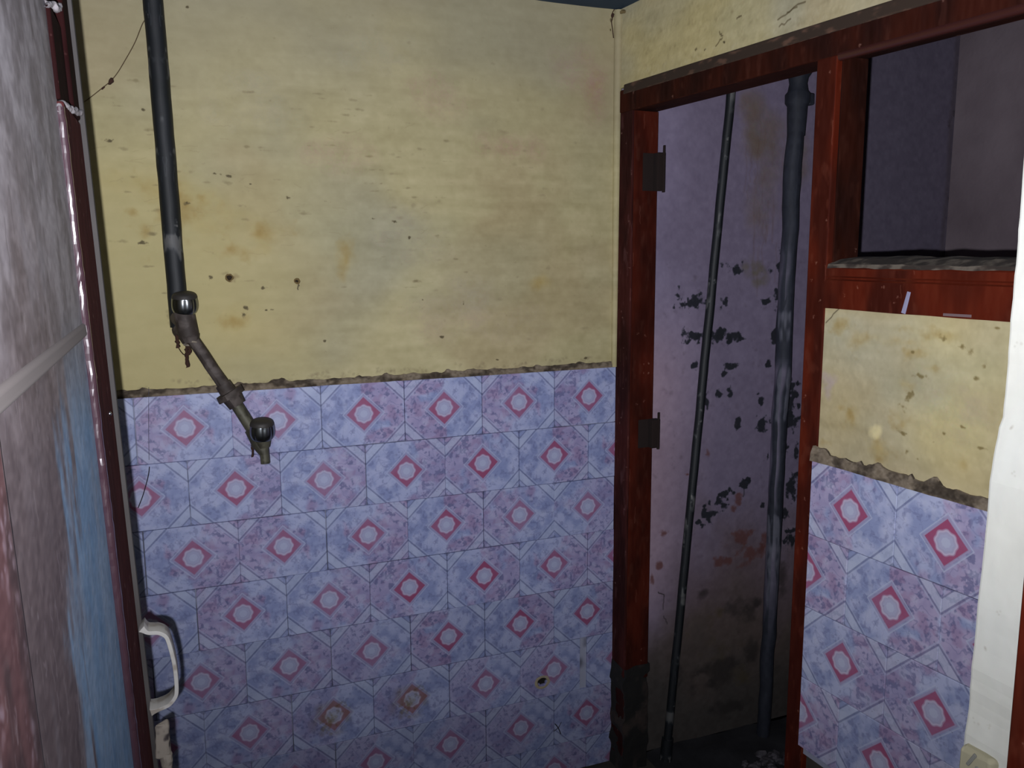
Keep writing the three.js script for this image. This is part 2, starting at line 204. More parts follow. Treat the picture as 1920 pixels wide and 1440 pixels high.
// ---------- printed tiles ----------
const TW = 0.2, TH = 0.15;
function tilePrint(str, pink, stain, s) {
  const W = 340, H = 255, k = W / TW;
  const c = document.createElement('canvas'); c.width = W; c.height = H;
  const g = c.getContext('2d'), im = g.createImageData(W, H);
  for (let j = 0; j < H; j++) for (let i = 0; i < W; i++) {
    const x = i / k, y = j / k, o = (j * W + i) * 4, w = fbm(x * 30, y * 30, s + 3, 3);
    let p = mix([146, 156, 194], [180, 186, 216], sm(0.3, 0.7, fbm(x * 38, y * 38, s, 4)));
    const pk = pink * sm(0.36, 0.58, fbm(x * 22, y * 22, s + 9, 3) + 0.25 * sm(0.07, 0.0, Math.abs(x - 0.04)) - 0.3 * sm(0.09, 0.13, x));
    p = mix(p, [176, 150, 182], 0.6 * pk);
    const v = Math.abs(fbm(x * 52 + w * 1.6, y * 52 + w * 1.6, s + 5, 3) - 0.5), busy = 0.45 + 0.55 * pk;
    p = mix(p, [100, 104, 144], 0.45 * busy * sm(0.04, 0.0, v));
    p = mix(p, [84, 88, 128], 0.58 * busy * sm(0.56, 0.72, fbm(x * 120, y * 120, s + 11, 3)));
    p = mix(p, [150, 116, 150], 0.4 * pk * sm(0.5, 0.7, fbm(x * 60, y * 60, s + 15, 2)));
    p = mix(p, [196, 200, 220], 0.35 * sm(0.6, 0.8, fbm(x * 55, y * 55, s + 13, 2)));
    im.data.set([p[0], p[1], p[2], 255], o);
  }
  g.putImageData(im, 0, 0);
  const poly = (pts, fill, a) => { g.globalAlpha = a; g.fillStyle = fill; g.beginPath(); pts.forEach(([x, y], n) => g[n ? 'lineTo' : 'moveTo'](x * k, y * k)); g.closePath(); g.fill(); g.globalAlpha = 1; };
  const line = (pts, col, w, a) => { g.globalAlpha = a; g.strokeStyle = col; g.lineWidth = w * k; g.beginPath(); pts.forEach(([x, y], n) => g[n ? 'lineTo' : 'moveTo'](x * k, y * k)); g.stroke(); g.globalAlpha = 1; };
  for (const [cx, cy, dx, dy] of [[0, 0, 1, 1], [TW, 0, -1, 1], [0, TH, 1, -1], [TW, TH, -1, -1]]) {
    const q = (a) => [[cx + dx * a, cy], [cx, cy + dy * a]];
    poly([...q(0.046), ...q(0.0225).reverse()], 'rgb(190,198,220)', 0.62);
    line(q(0.0485), 'rgb(100,106,140)', 0.0034, 0.5); line(q(0.0535), 'rgb(178,186,212)', 0.003, 0.5); line(q(0.0205), 'rgb(106,112,142)', 0.0026, 0.5);
    poly([[cx, cy], ...q(0.008)], 'rgb(88,92,122)', 0.4);
  }
  const cx = TW / 2, cy = TH / 2, dia = (r) => [[cx + r, cy], [cx, cy + r], [cx - r, cy], [cx, cy - r], [cx + r, cy]];
  poly(dia(0.0505), 'rgb(160,164,196)', 0.55); line(dia(0.0502), 'rgb(192,198,220)', 0.0022, 0.6); poly(dia(0.0455), 'rgb(150,138,172)', 0.6); line(dia(0.043), 'rgb(184,170,198)', 0.002, 0.45);
  poly(dia(0.041), 'rgb(164,134,166)', 0.7);
  // the red print is worn unevenly
  const rc = document.createElement('canvas'); rc.width = W; rc.height = H; const rg = rc.getContext('2d'), rim = rg.createImageData(W, H);
  for (let j = 0; j < H; j++) for (let i = 0; i < W; i++) { const x = i / k, y = j / k, a = clamp(str + (0.25 + (1 - str) * 1.4) * (fbm(x * 17, y * 17, s + 21, 3) - 0.5) + 0.12 * (fbm(x * 150, y * 150, s + 23, 2) - 0.5)); rim.data.set([stain > 1 ? 150 : 160, stain > 1 ? 104 : 80, stain > 1 ? 104 : 114, 255 * a * (Math.abs(x - cx) + Math.abs(y - cy) < 0.04 ? 1 : 0)], (j * W + i) * 4); }
  rg.putImageData(rim, 0, 0); g.drawImage(rc, 0, 0);
  const oct = (r, wob) => Array.from({ length: 49 }, (_, n) => { const a = n / 48 * 6.2832, f = 1 + wob * Math.cos(8 * a); return [cx + r * f * Math.cos(a), cy + r * f * Math.sin(a)]; });
  poly(oct(0.0228, 0.05), 'rgb(190,188,212)', 0.5); poly(oct(0.0208, 0.06), 'rgb(202,204,222)', 0.7); poly(oct(0.0178, 0.05), 'rgb(160,162,192)', 0.6); poly(oct(0.014, 0.06), 'rgb(176,182,208)', 0.6); poly(oct(0.0085, 0.06), 'rgb(196,202,222)', 0.5);
  if (stain) {
    const col = stain > 1 ? '110,86,34' : '150,140,110';
    dabs(g, W * 0.45, H * 0.55, W * 0.25, H * 0.3, col, 0.10, 80, 22); if (stain > 1) { dabs(g, W * 0.44, H * 0.62, W * 0.12, H * 0.2, '104,80,28', 0.3, 44, 9); dabs(g, W * 0.62, H * 0.4, W * 0.1, H * 0.12, '96,78,40', 0.3, 22, 7); }
  }
  for (let n = 0; n < 24; n++) dabs(g, rr(0, W), rr(0, H), 3, 2, '50,46,60', 0.35, 3, 1.6);
  const t = new THREE.CanvasTexture(c); t.colorSpace = THREE.SRGBColorSpace; t.anisotropy = 8; return t;
}
const tileMats = [[0.2, 0.5, 0], [0.33, 0.8, 0], [0.47, 0.9, 0], [0.62, 0.7, 0], [0.78, 0.9, 0], [0.95, 0.8, 0], [0.3, 0.5, 1], [0.5, 0.4, 2]].map(([a, p, st], i) => std({ map: tilePrint(a, p, st, 300 + i * 41), roughness: 0.5 }));
const tileMatsTinted = [0.84, 0.76, 0.66].map((k) => tileMats.map((m) => { const f = m.clone(); f.color.setRGB(k * 0.97, k, k * 1.1); return f; })); // the back wall's tiles are tinted darker, more so in the lower rows
// a cut of the print between fractions u0..u1 and v0..v1 with a bevelled front; origin at the cut's lower left corner, front at z = 0
const cuts = {};
function tileCut(u0, u1, v0, v1, turned) {
  const key = [u0, u1, v0, v1, turned].map((v) => Number(v).toFixed(3)).join();
  if (cuts[key]) return cuts[key];
  const w = (u1 - u0) * TW, h = (v1 - v0) * TH, e = 0.0006, b = 0.0009, d = 0.007, P = [], U = [];
  const ring = (i, z) => [[i, i, z], [w - i, i, z], [w - i, h - i, z], [i, h - i, z]];
  const A = ring(e + b, 0), B = ring(e, -b), C = ring(e, -d), tri = (...q) => { for (const p of q) { P.push(...p); let u = u0 + p[0] / TW, v = v0 + p[1] / TH; if (turned) { u = 1 - u; v = 1 - v; } U.push(u, v); } };
  tri(A[0], A[1], A[2]); tri(A[0], A[2], A[3]);
  for (let i = 0; i < 4; i++) { const j = (i + 1) % 4; tri(B[i], B[j], A[j]); tri(B[i], A[j], A[i]); tri(C[i], C[j], B[j]); tri(C[i], B[j], B[i]); }
  const g = new THREE.BufferGeometry(); g.setAttribute('position', new THREE.Float32BufferAttribute(P, 3)); g.setAttribute('uv', new THREE.Float32BufferAttribute(U, 2)); g.computeVertexNormals();
  return cuts[key] = g;
}
// a rough bead of mortar along x from a to b, on the wall plane z = 0, between heights y0 and y1
function mortarBead(a, b, y0, y1, depth, s, rough = 0.006) {
  const n = Math.round((b - a) / 0.006), P = [], I = [], prof = [[0, 0], [1, 0], [0.85, 0.55], [0.35, 1], [-0.6, 1.05]];
  for (let i = 0; i <= n; i++) {
    const x = a + (b - a) * i / n, k = fbm(x * 60, 1, s, 3), m = fbm(x * 18, 5, s + 2, 2), lump = Math.max(0, fbm(x * 45, 9, s + 4, 2) - 0.62) * 3;
    for (const [z, y] of prof) P.push(x, y0 + y * (y1 - y0 + rough * (k - 0.5) + rough * 1.6 * lump * (y > 0.5)), z * depth * (0.75 + 0.5 * m + 0.3 * lump) );
  }
  for (let i = 0; i < n; i++) for (let j = 0; j < 4; j++) { const q = i * 5 + j; I.push(q, q + 5, q + 1, q + 1, q + 5, q + 6); }
  const g = new THREE.BufferGeometry(); g.setAttribute('position', new THREE.Float32BufferAttribute(P, 3)); g.setIndex(I); g.setAttribute('uv', new THREE.Float32BufferAttribute(new Float32Array(P.length / 3 * 2), 2)); g.computeVertexNormals();
  return toCreasedNormals(uvm(g), 0.6);
}

// ---------- back wall of the washroom ----------
const FLOOR = -1.14;
const wallBack = tag(group('wall_back'), 'yellow distempered wall above pink and lilac printed tiles, facing the camera', 'wall', 'structure');
mesh('plaster', box(-1.5, 0, 0.004, 0.93, -0.14, -0.006), backMat, wallBack);
mesh('tile_bed', box(-1.5, 0.0, FLOOR, 0.004, -0.14, -0.0062), groutMat, wallBack);
mesh('mortar_ledge', mortarBead(-1.46, -0.004, -0.001, 0.0135, 0.006, 501).translate(0, 0, -0.006), mortarMat, wallBack);
// how strongly each tile's red print shows, row by row from the top, left to right (6 and 7 are stained tiles)
const wear = [[2, 2, 1, 4, 4, 2, 3, 3], [1, 2, 3, 1, 3, 5, 4, 2], [1, 2, 2, 2, 4, 1, 0, 1], [1, 1, 2, 1, 5, 5, 2, 2], [1, 1, 1, 0, 4, 4, 3, 1], [1, 1, 1, 7, 7, 0, 0, 0], [1, 0, 0, 0, 0, 0, 2, 2], [1, 0, 1, 0, 1, 0, 1, 0]];
for (let r = 0; r < 8; r++) {
  const odd = r % 2, x0 = -0.1804 + (odd ? -0.1 : 0), y1 = -r * TH, v0 = y1 - TH < FLOOR ? (FLOOR - y1 + TH) / TH : 0;
  for (let c = 0; c < 8; c++) {
    const left = x0 + (c - 6) * TW, u1 = Math.min(1, (0 - left) / TW);
    if (u1 < 0.05 || left < -1.46) continue;
    const turned = hash(r, c, 77) > 0.45, holed = r === 5 && c === 6;
    const mat = tileMatsTinted[r < 4 ? 0 : r < 6 ? 1 : 2][wear[r][c]];
    let g = tileCut(0, u1, v0, 1, turned);
    if (holed) { // the broken hole in one low tile
      const s = new THREE.Shape([[0.0012, 0.0012], [0.1788, 0.0012], [0.1788, 0.1488], [0.0012, 0.1488]].map((p) => new THREE.Vector2(...p)));
      const hx = -0.216 - left, hy = -0.852 - (y1 - TH);
      s.holes.push(new THREE.Path(Array.from({ length: 16 }, (_, n) => { const a = -n / 16 * 6.283, q = 0.013 * (0.7 + 0.55 * hash(n, 3, 5)); return new THREE.Vector2(hx + q * 1.1 * Math.cos(a), hy + q * Math.sin(a)); })));
      g = new THREE.ExtrudeGeometry(s, { depth: 0.006, bevelEnabled: true, bevelThickness: 0.0008, bevelSize: 0.0006, bevelSegments: 1, steps: 1 }).translate(0, 0, -0.0068);
      const p = g.attributes.position, uv = g.attributes.uv; for (let i = 0; i < p.count; i++) uv.setXY(i, p.getX(i) / TW, p.getY(i) / TH);
      mesh('hole_rim', jitter(new THREE.TorusGeometry(0.0155, 0.004, 6, 22).scale(1.2, 1, 0.18).translate(-0.216, -0.855, 0.0001), 0.004, 90), std({ color: 0x9a8f78, roughness: 0.95 }), wallBack);
      mesh('hole_bottom', box(-0.236, -0.196, -0.872, -0.832, -0.0062, -0.0055), std({ color: 0x17120c, roughness: 1 }), wallBack);
    }
    const t = mesh('tile', g, mat, wallBack);
    t.position.set(left + rr(-0.0007, 0.0007), y1 - TH + v0 * TH + rr(-0.0005, 0.0005), rr(-0.0006, 0.0004));
  }
}
for (const [x, y, k] of [[-0.968, 0.252, 0.72], [-0.822, 0.242, 0.5]]) {
  const plug = jitter(new THREE.SphereGeometry(0.0082 * k, 14, 10).scale(1, 1, 0.45).translate(x, y, -0.006), 0.006, 140, 21);
  mesh('wall_plug', plug, std({ color: 0x2a2013, roughness: 1 }), wallBack);
  mesh('plug_rim', jitter(new THREE.TorusGeometry(0.0095 * k, 0.0024, 6, 18).scale(1, 1, 0.5).translate(x, y, -0.006), 0.003, 160, 8), std({ color: 0x6b5a38, roughness: 1 }), wallBack);
}
mesh('tile_crack', tube([[-1.157, -0.155, 0], [-1.160, -0.172, 0.0004], [-1.169, -0.202, 0], [-1.176, -0.222, 0.0004], [-1.186, -0.245, 0]], 0.0011, 20, 5), std({ color: 0x23202a }), wallBack);
mesh('tile_crack', tube([[-1.147, 0.02, -0.0005], [-1.153, -0.07, 0.0001], [-1.157, -0.14, 0]], 0.0005, 12, 4), std({ color: 0x50505f }), wallBack);
mesh('tile_crack', tube([[-0.178, -0.985, 0], [-0.168, -1.0, 0.0004], [-0.16, -1.02, 0]], 0.0014, 8, 5), std({ color: 0x17161c }), wallBack);
mesh('tile_crack', tube([[-0.182, -1.008, 0], [-0.168, -1.0, 0.0004], [-0.158, -0.985, 0]], 0.0009, 8, 5), std({ color: 0x17161c }), wallBack);
// the plaster fillet in the corner, and the lump at its top
mesh('corner_fillet', uvm(rod(V(-0.004, -0.0, -0.004), V(-0.004, 0.9, -0.004), 0.008, 0.012, 12, 30)), backMat, wallBack);

// ---------- right wall with the frame; its own axes: x away from the room, z along the wall towards the camera ----------
const TURN = 0.0616;
const wallRight = tag(group('wall_right'), 'yellow wall with tiles under the red window opening and a band over the doorway', 'wall', 'structure');
wallRight.rotation.y = TURN;
mesh('plaster', box(0, 0.11, 0.712, 1.45, -0.02, 1.5), rightMat, wallRight).userData.label = 'rough yellow plaster over the red frame';
mesh('plaster', box(0.001, 0.11, -0.098, 0.198, 0.706, 1.3), rightMat, wallRight).userData.label = 'stained yellow plaster under the red rail';
mesh('tile_bed', box(0.0022, 0.11, -0.712, -0.098, 0.706, 1.3), groutMat, wallRight);
mesh('wall_base', box(0.012, 0.11, FLOOR, -0.712, 0.68, 1.3), grimeMat, wallRight);
mesh('plaster', box(0.0, 0.11, FLOOR, 0.72, 1.17, 1.52), rightMat, wallRight).userData.label = 'plaster beyond the window opening';
{
  const T = -0.096, wearR = [[5, 5, 4], [4, 4, 4], [3, 3, 4], [2, 4, 4]];
  for (let r = 0; r < 4; r++) for (let c = 0; c < 4; c++) {
    // along this wall the print runs from right to left as z falls: u = 1 - (z - z0) / TW
    const z0 = 0.909 - TW + (r % 2 ? -0.1 : 0) + c * TW, a = Math.max(z0, 0.709), b = Math.min(z0 + TW, 1.2);
    if (b - a < 0.02) continue;
    const t = mesh('tile', tileCut((a - z0) / TW, (b - z0) / TW, 0, 1, [[0, 1, 0], [1, 1, 0, 1], [1, 0, 1], [1, 1, 0, 0]][r][c]), tileMats[(wearR[r][c] ?? 3)], wallRight);
    t.rotation.y = -Math.PI / 2; t.position.set(-0.005 - rr(-0.0004, 0.0004), T - (r + 1) * TH + rr(-0.0005, 0.0005), a + rr(-0.0004, 0.0004));
  }
  mesh('mortar_ledge', mortarBead(0.709, 1.19, -0.098, -0.079, 0.0085, 611, 0.009).rotateY(-Math.PI / 2), mortarMat, wallRight);
}

// ---------- painted wooden frame of the doorway and the window opening ----------
function paintWood(base, dark, pale, s, chips) {
  return sheet(0, 0, 0.5, 0.8, 900, (x, y) => {
    let c = mix(base, dark, sm(0.4, 0.7, fbm(x * 14, y * 5, s, 4)));
    c = mix(c, pale, 0.25 * sm(0.62, 0.8, fbm(x * 60, y * 24, s + 4, 3)));
    const n = (fbm(x * 160, y * 30, s + 8, 2) - 0.5) * 12; return c.map((v) => v + n);
  }, (g, X, Y) => {
    for (let k = 0; k < chips; k++) { const x = X(rr(0, 0.5)), y = Y(rr(0, 0.8)); dabs(g, x, y, 3, 3, '190,160,150', 0.4, 5, rr(1.2, 2.6)); }
    for (let k = 0; k < chips / 3; k++) { const x = X(rr(0, 0.5)), y = Y(rr(0, 0.8)); scratch(g, x, y, x + rr(-3, 3), y + rr(10, 50), '150,110,100', 0.3, 1.4); }
  });
}
const phys = (o) => new THREE.MeshPhysicalMaterial({ metalness: 0, ...o });
const red = phys({ map: paintWood([84, 26, 9], [58, 17, 7], [120, 70, 56], 700, 70), roughness: 0.8, specularIntensity: 0.25, bumpMap: plasterBump, bumpScale: 0.001 });
const redDark = phys({ map: paintWood([46, 16, 7], [32, 11, 6], [74, 44, 34], 730, 30), roughness: 0.9, specularIntensity: 0.2, bumpMap: plasterBump, bumpScale: 0.001 });
const redWorn = phys({ map: paintWood([66, 30, 27], [46, 20, 18], [124, 96, 100], 760, 90), roughness: 0.9, specularIntensity: 0.2, bumpMap: plasterBump, bumpScale: 0.002 });
const frame = tag(group('door_2'), 'dark red painted wooden frame of a doorway joined to a high window opening', 'door frame', 'structure');
frame.rotation.y = TURN;
const D = 0.073;
mesh('post', jitter(box(-0.001, D, FLOOR, 0.652, -0.012, 0.062, 0.003), 0.002, 20), redWorn, frame).userData.label = 'worn dark red post in the corner';
const redBrown = phys({ map: paintWood([74, 26, 15], [50, 17, 10], [90, 58, 48], 745, 40), roughness: 0.9, specularIntensity: 0.2, bumpMap: plasterBump, bumpScale: 0.001 });
mesh('rebate', box(0.004, D + 0.002, -0.87, 0.65, 0.055, 0.0645, 0.001), redBrown, frame);
mesh('post_base', jitter(uvm(new THREE.BoxGeometry(D + 0.006, 0.31, 0.082, 8, 30, 8).translate(D / 2 - 0.001, -0.985, 0.026)), 0.014, 32, 77), std({ map: sheet(0, 0, 0.4, 0.4, 500, (x, y) => mix([20, 19, 18], [52, 42, 38], sm(0.45, 0.75, fbm(x * 26, y * 20, 747, 4)))), roughness: 1 }), frame).userData.label = 'black rotten foot of the corner post';
mesh('post', jitter(box(-0.002, D, FLOOR, 0.652, 0.670, 0.718, 0.003), 0.0015, 20), red, frame).userData.label = 'bright red post between doorway and window opening';
mesh('rebate', box(0.012, D + 0.001, 0.27, 0.65, 0.712, 0.7215, 0.001), redDark, frame);
mesh('post', box(-0.002, D, -0.1, 0.652, 1.125, 1.175, 0.003), red, frame);
{ // lintel, with the grimy crack between it and the plaster
  mesh('lintel', jitter(box(-0.003, D, 0.650, 0.706, 0.004, 1.19, 0.004), 0.0015, 14), phys({ map: paintWood([54, 19, 9], [36, 12, 7], [92, 56, 46], 735, 50), roughness: 0.8, specularIntensity: 0.25, bumpMap: plasterBump, bumpScale: 0.001 }), frame);
  mesh('lintel_top', jitter(box(-0.0045, 0.02, 0.692, 0.716, 0.022, 1.19, 0.003), 0.006, 30, 5), std({ map: sheet(0, 0, 0.5, 0.5, 500, (x, y) => mix([50, 36, 26], [92, 66, 52], sm(0.5, 0.75, fbm(x * 30, y * 90, 780, 4)))), roughness: 0.95 }), frame);
  mesh('bead', uvm(rod(V(0.004, 0.6485, 0.722), V(0.004, 0.6485, 1.125), 0.0085, 0.0085, 16)), std({ color: 0x3a1c18, roughness: 0.35 }), frame);
}
{ // rail under the opening: two steps and a sloping dusty sill
  const prof = (pts, z0, z1) => { const s = new THREE.Shape(pts.map((p) => new THREE.Vector2(...p))); return uvm(new THREE.ExtrudeGeometry(s, { depth: z1 - z0, bevelEnabled: false, steps: 30 }).translate(0, 0, z0)); };
  mesh('rail', jitter(prof([[-0.002, 0.197], [-0.003, 0.249], [0.001, 0.2515], [0.002, 0.2545], [-0.001, 0.257], [-0.001, 0.2705], [0.006, 0.2765], [D, 0.284], [D, 0.197]], 0.715, 1.126), 0.0012, 16), red, frame);
  mesh('sill_dust', jitter(prof([[0.0, 0.2712], [0.002, 0.279], [0.03, 0.2885], [D, 0.293], [D + 0.001, 0.28], [0.01, 0.272]], 0.7195, 1.126), 0.005, 30, 9), std({ map: sheet(0, 0, 0.5, 0.5, 700, (x, y) => mix([96, 88, 78], [46, 38, 33], sm(0.35, 0.62, fbm(x * 40, y * 60, 790, 4)))), roughness: 1 }), frame);
  mesh('paint_splash', jitter(uvm(new RoundedBoxGeometry(0.0022, 0.038, 0.0075, 5, 0.0009).rotateX(0.2).translate(-0.0030, 0.2165, 0.9)), 0.004, 60, 4), std({ color: 0x8a88a2, roughness: 0.9 }), frame).userData.label = 'pale lilac paint splash on the rail';
  mesh('paint_splash', jitter(box(-0.0038, -0.0026, 0.1985, 0.203, 0.97, 1.02, 0.0005), 0.004, 60, 6), std({ color: 0x6e5a5c, roughness: 0.9 }), frame);
}
function hinge(y0, y1, label) { // a leftover hinge leaf standing out from the corner post into the doorway
  const rust = std({ color: 0x1a0c08, roughness: 0.95 });
  const h = mesh('hinge', mergeGeometries([box(0.030, D + 0.004, y0, y1, 0.062, 0.0665, 0.001), box(D - 0.012, D + 0.012, y0, y1, 0.0655, 0.085, 0.0012)].map((g) => toCreasedNormals(g, 0.5))), rust, frame);
  h.userData.label = label;
  mesh('hinge_pin', rod(V(D + 0.008, y0 - 0.004, 0.083), V(D + 0.008, y1 + 0.018, 0.083), 0.0038, 0.003, 12), rust, h);
}
hinge(0.455, 0.548, 'upper rusty hinge leaf'); hinge(-0.212, -0.136, 'lower rusty hinge leaf');

// ---------- ceiling, floor and the other walls ----------
tag(mesh('ceiling', jitter(uvm(new THREE.BoxGeometry(1.6, 0.12, 1.6, 40, 2, 40).translate(-0.785, 0.963, 0.66)), 0.006, 6), slateMat, scene, true), 'dark slate grey ceiling slab over the washroom', 'ceiling', 'structure');
tag(mesh('floor', box(-1.6, 0.1, FLOOR - 0.1, FLOOR, -0.15, 3.2), grimeMat, scene, true), 'dark grimy cement floor of the washroom', 'floor', 'structure');
tag(mesh('wall_left', box(-1.6, -1.46, FLOOR, 0.92, -0.1, 1.5), rightMat, scene, true), 'yellow wall hidden behind the open door leaf', 'wall', 'structure');
{ // toilet room behind the frame
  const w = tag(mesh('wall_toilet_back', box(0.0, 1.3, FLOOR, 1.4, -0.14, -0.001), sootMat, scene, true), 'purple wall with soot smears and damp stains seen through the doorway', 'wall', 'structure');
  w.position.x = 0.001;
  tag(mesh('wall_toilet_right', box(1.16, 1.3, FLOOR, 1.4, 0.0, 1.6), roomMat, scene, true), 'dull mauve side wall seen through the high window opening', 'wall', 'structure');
  tag(mesh('ceiling_toilet', box(0.05, 1.3, 1.4, 1.5, -0.14, 1.6), slateMat, scene, true), 'dark ceiling of the toilet room beyond the frame', 'ceiling', 'structure');
  tag(mesh('floor_toilet', jitter(uvm(new THREE.BoxGeometry(1.2, 0.1, 1.6, 60, 1, 60).translate(0.7, FLOOR - 0.052, 0.8)), 0.02, 9), std({ map: sheet(0, 0, 1, 1, 300, (x, y) => { const n = (fbm(x * 18, y * 18, 141, 4) - 0.5) * 30; return [38 + n, 38 + n, 42 + n]; }), roughness: 0.85 }), scene, true), 'black dirty floor of the toilet room', 'floor', 'structure');
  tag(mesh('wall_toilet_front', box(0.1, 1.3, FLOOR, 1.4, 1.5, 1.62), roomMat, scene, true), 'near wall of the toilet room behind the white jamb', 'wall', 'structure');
}
const whiteMat = std({ map: sheet(0, 0, 0.6, 0.9, 900, (x, y) => { const n = (fbm(x * 40, y * 12, 800, 4) - 0.5) * 14; return mix([190, 189, 178], [183, 185, 180], fbm(x * 8, y * 5, 803, 3)).map((v) => v + n); }, (g, X, Y) => { for (let k = 0; k < 160; k++) dabs(g, X(rr(0, 0.6)), Y(rr(0, 0.9)), 4, 3, '120,112,96', 0.3, 3, 1.6); }), bumpMap: plasterBump, bumpScale: 0.002, roughness: 0.8 });
{ // wall round the entrance, where the photographer stands; its white jamb closes the picture on the right
  const w = tag(group('wall_front'), 'white plastered jamb of the entrance at the right edge of the picture', 'wall', 'structure');
  const edge = [[-0.091, 0.9], [-0.091, 0.45], [-0.088, 0.30], [-0.0895, 0.214], [-0.088, 0.13], [-0.0885, 0.085], [-0.0945, 0.072], [-0.1, 0.03], [-0.1025, 0.0], [-0.103, -0.073], [-0.1065, -0.186], [-0.1085, -0.294], [-0.1065, -0.326], [-0.1115, -0.36], [-0.1125, -0.414], [-0.114, FLOOR]];
  for (const e of edge) { e[0] = -1.1065 + (e[0] + 1.1065) * 0.8; if (e[1] > -1) e[1] = 0.3065 + (e[1] - 0.3065) * 0.8; }
  edge[0][1] = 0.95;
  const pts = []; for (let i = 0; i < edge.length - 1; i++) { const [x0, y0] = edge[i], [x1, y1] = edge[i + 1], n = Math.max(1, Math.round((y0 - y1) / 0.012)); for (let k = 0; k < n; k++) { const t = k / n, y = y0 + (y1 - y0) * t; pts.push(new THREE.Vector2(x0 + (x1 - x0) * t + 0.0024 * (fbm(y * 55, 2, 820, 3) - 0.5), y)); } }
  pts.push(new THREE.Vector2(-0.313, FLOOR), new THREE.Vector2(0.12, FLOOR), new THREE.Vector2(0.12, 0.95));
  const g = new THREE.ExtrudeGeometry(new THREE.Shape(pts), { depth: 0.05, bevelEnabled: true, bevelSize: 0.002, bevelThickness: 0.003, bevelSegments: 2 }).translate(0.002, 0, 1.3592);
  mesh('jamb', uvm(g), whiteMat, w);
  mesh('plaster', box(-0.29, 0.12, FLOOR, 1.0, 1.411, 1.7), whiteMat, w);
  mesh('plaster', box(-1.6, 0.12, 0.95, 1.45, 1.36, 1.7), whiteMat, w);
  mesh('plaster', box(-1.6, -1.3, FLOOR, 1.0, 1.56, 1.7), whiteMat, w);
  mesh('door_frame_post', box(-0.314, -0.28, FLOOR, 0.95, 1.411, 1.51, 0.003), red, w).userData.label = 'red wooden strip at the near edge of the jamb';
  const foot = mesh('broken_foot', jitter(new RoundedBoxGeometry(0.024, 0.072, 0.04, 6, 0.005).translate(-0.3085, -0.2723, 1.3789), 0.0125, 68, 830), std({ color: 0x9a957c, roughness: 0.95 }), w);
  foot.userData.label = 'chipped plaster lump with grey smears';
  for (const [x, y, z, a] of [[-0.3205, -0.247, 1.376, 0.5], [-0.3202, -0.259, 1.386, -0.3], [-0.3212, -0.283, 1.381, 0.2]]) mesh('smear', jitter(new RoundedBoxGeometry(0.003, 0.018, 0.004, 3, 0.001).rotateX(a).translate(x, y, z), 0.006, 90, 840), std({ color: 0x75756e, roughness: 1 }), foot);
}
tag(mesh('wall_corridor', box(-1.6, 0.2, FLOOR, 1.45, 3.2, 3.3), whiteMat, scene, true), 'white corridor wall behind the photographer', 'wall', 'structure');
tag(mesh('wall_corridor_left', box(-1.7, -1.6, FLOOR, 1.45, 1.7, 3.3), whiteMat, scene, true), 'white corridor side wall left of the photographer', 'wall', 'structure');
tag(mesh('wall_corridor_right', box(0.12, 0.22, FLOOR, 1.45, 1.7, 3.3), whiteMat, scene, true), 'white corridor side wall right of the photographer', 'wall', 'structure');
tag(mesh('ceiling_corridor', box(-1.7, 0.22, 1.45, 1.55, 1.43, 3.3), slateMat, scene, true), 'dark ceiling over the photographer', 'ceiling', 'structure');

// ---------- open entrance door at the left; its own axes: x towards the free edge, z out of the face that is seen ----------
const door = tag(group('door_1'), 'open wooden door with scuffed grey panel, maroon edge and white handle', 'door', 'structure');
door.position.set(-1.1865, 0.3, 0.632); door.rotation.set(-0.031, THREE.MathUtils.degToRad(89), 0, 'YXZ');
const panelPaint = sheet(-0.95, -1.5, -0.25, 0.7, 800, (x, y) => {
  const st = fbm(x * 34, y * 26, 900, 5), bl = fbm(x * 8, y * 3, 905, 4);
  let c = mix([156, 151, 158], [122, 116, 122], sm(0.35, 0.65, st));
  c = mix(c, [90, 74, 74], 0.85 * sm(0.1, -0.25, y + 0.3 * (bl - 0.5)) * sm(-0.38, -0.6, x + 0.1 * (bl - 0.5)));
  c = mix(c, mix([98, 150, 200], [158, 184, 214], fbm(x * 40, y * 22, 908, 4)), 0.9 * sm(-0.03, -0.2, y) * sm(-0.05, 0.05, x + 0.55 - 0.5 * (y + 0.19) + 0.30 * (fbm(x * 34, y * 14, 909, 5) - 0.5)));
  c = mix(c, [150, 148, 158], 0.35 * sm(0.55, 0.8, fbm(x * 16, y * 12, 911, 4)));
  if (x < -0.806) c = mix([96, 62, 62], [70, 50, 50], sm(0.4, 0.7, fbm(x * 20, y * 9, 915, 4)));
  const n = (fbm(x * 90, y * 160, 917, 2) - 0.5) * 34; return c.map((v) => v + n);
}, (g, X, Y) => {
  for (let k = 0; k < 420; k++) { const x = X(rr(-0.94, -0.32)), y = Y(rr(-0.8, 0.02)); scratch(g, x, y, x + rr(-2, 2), y + rr(4, 26), '176,168,176', rr(0.1, 0.34), rr(1, 2.6)); }
  for (let k = 0; k < 260; k++) { const x = X(rr(-0.8, -0.32)), y = Y(rr(-0.8, 0.4)); scratch(g, x, y, x + rr(-2, 2), y + rr(6, 36), '58,48,52', rr(0.1, 0.3), rr(1, 2.4)); }
  for (let k = 0; k < 90; k++) dabs(g, X(rr(-0.8, -0.34)), Y(rr(-0.7, 0.3)), 3, 3, '186,180,186', 0.4, 3, 1.8);
  for (let k = 0; k < 110; k++) { const x = X(rr(-0.93, -0.81)), y = Y(rr(-0.8, 0)); dabs(g, x, y, 4, 18, '196,186,206', 0.3, 8, 4); }
  scratch(g, X(-0.63), Y(-0.3), X(-0.645), Y(-0.36), '190,190,200', 0.6, 1.6);
});
const panelMat = std({ map: panelPaint, roughness: 0.6, bumpMap: plasterBump, bumpScale: 0.0006 });
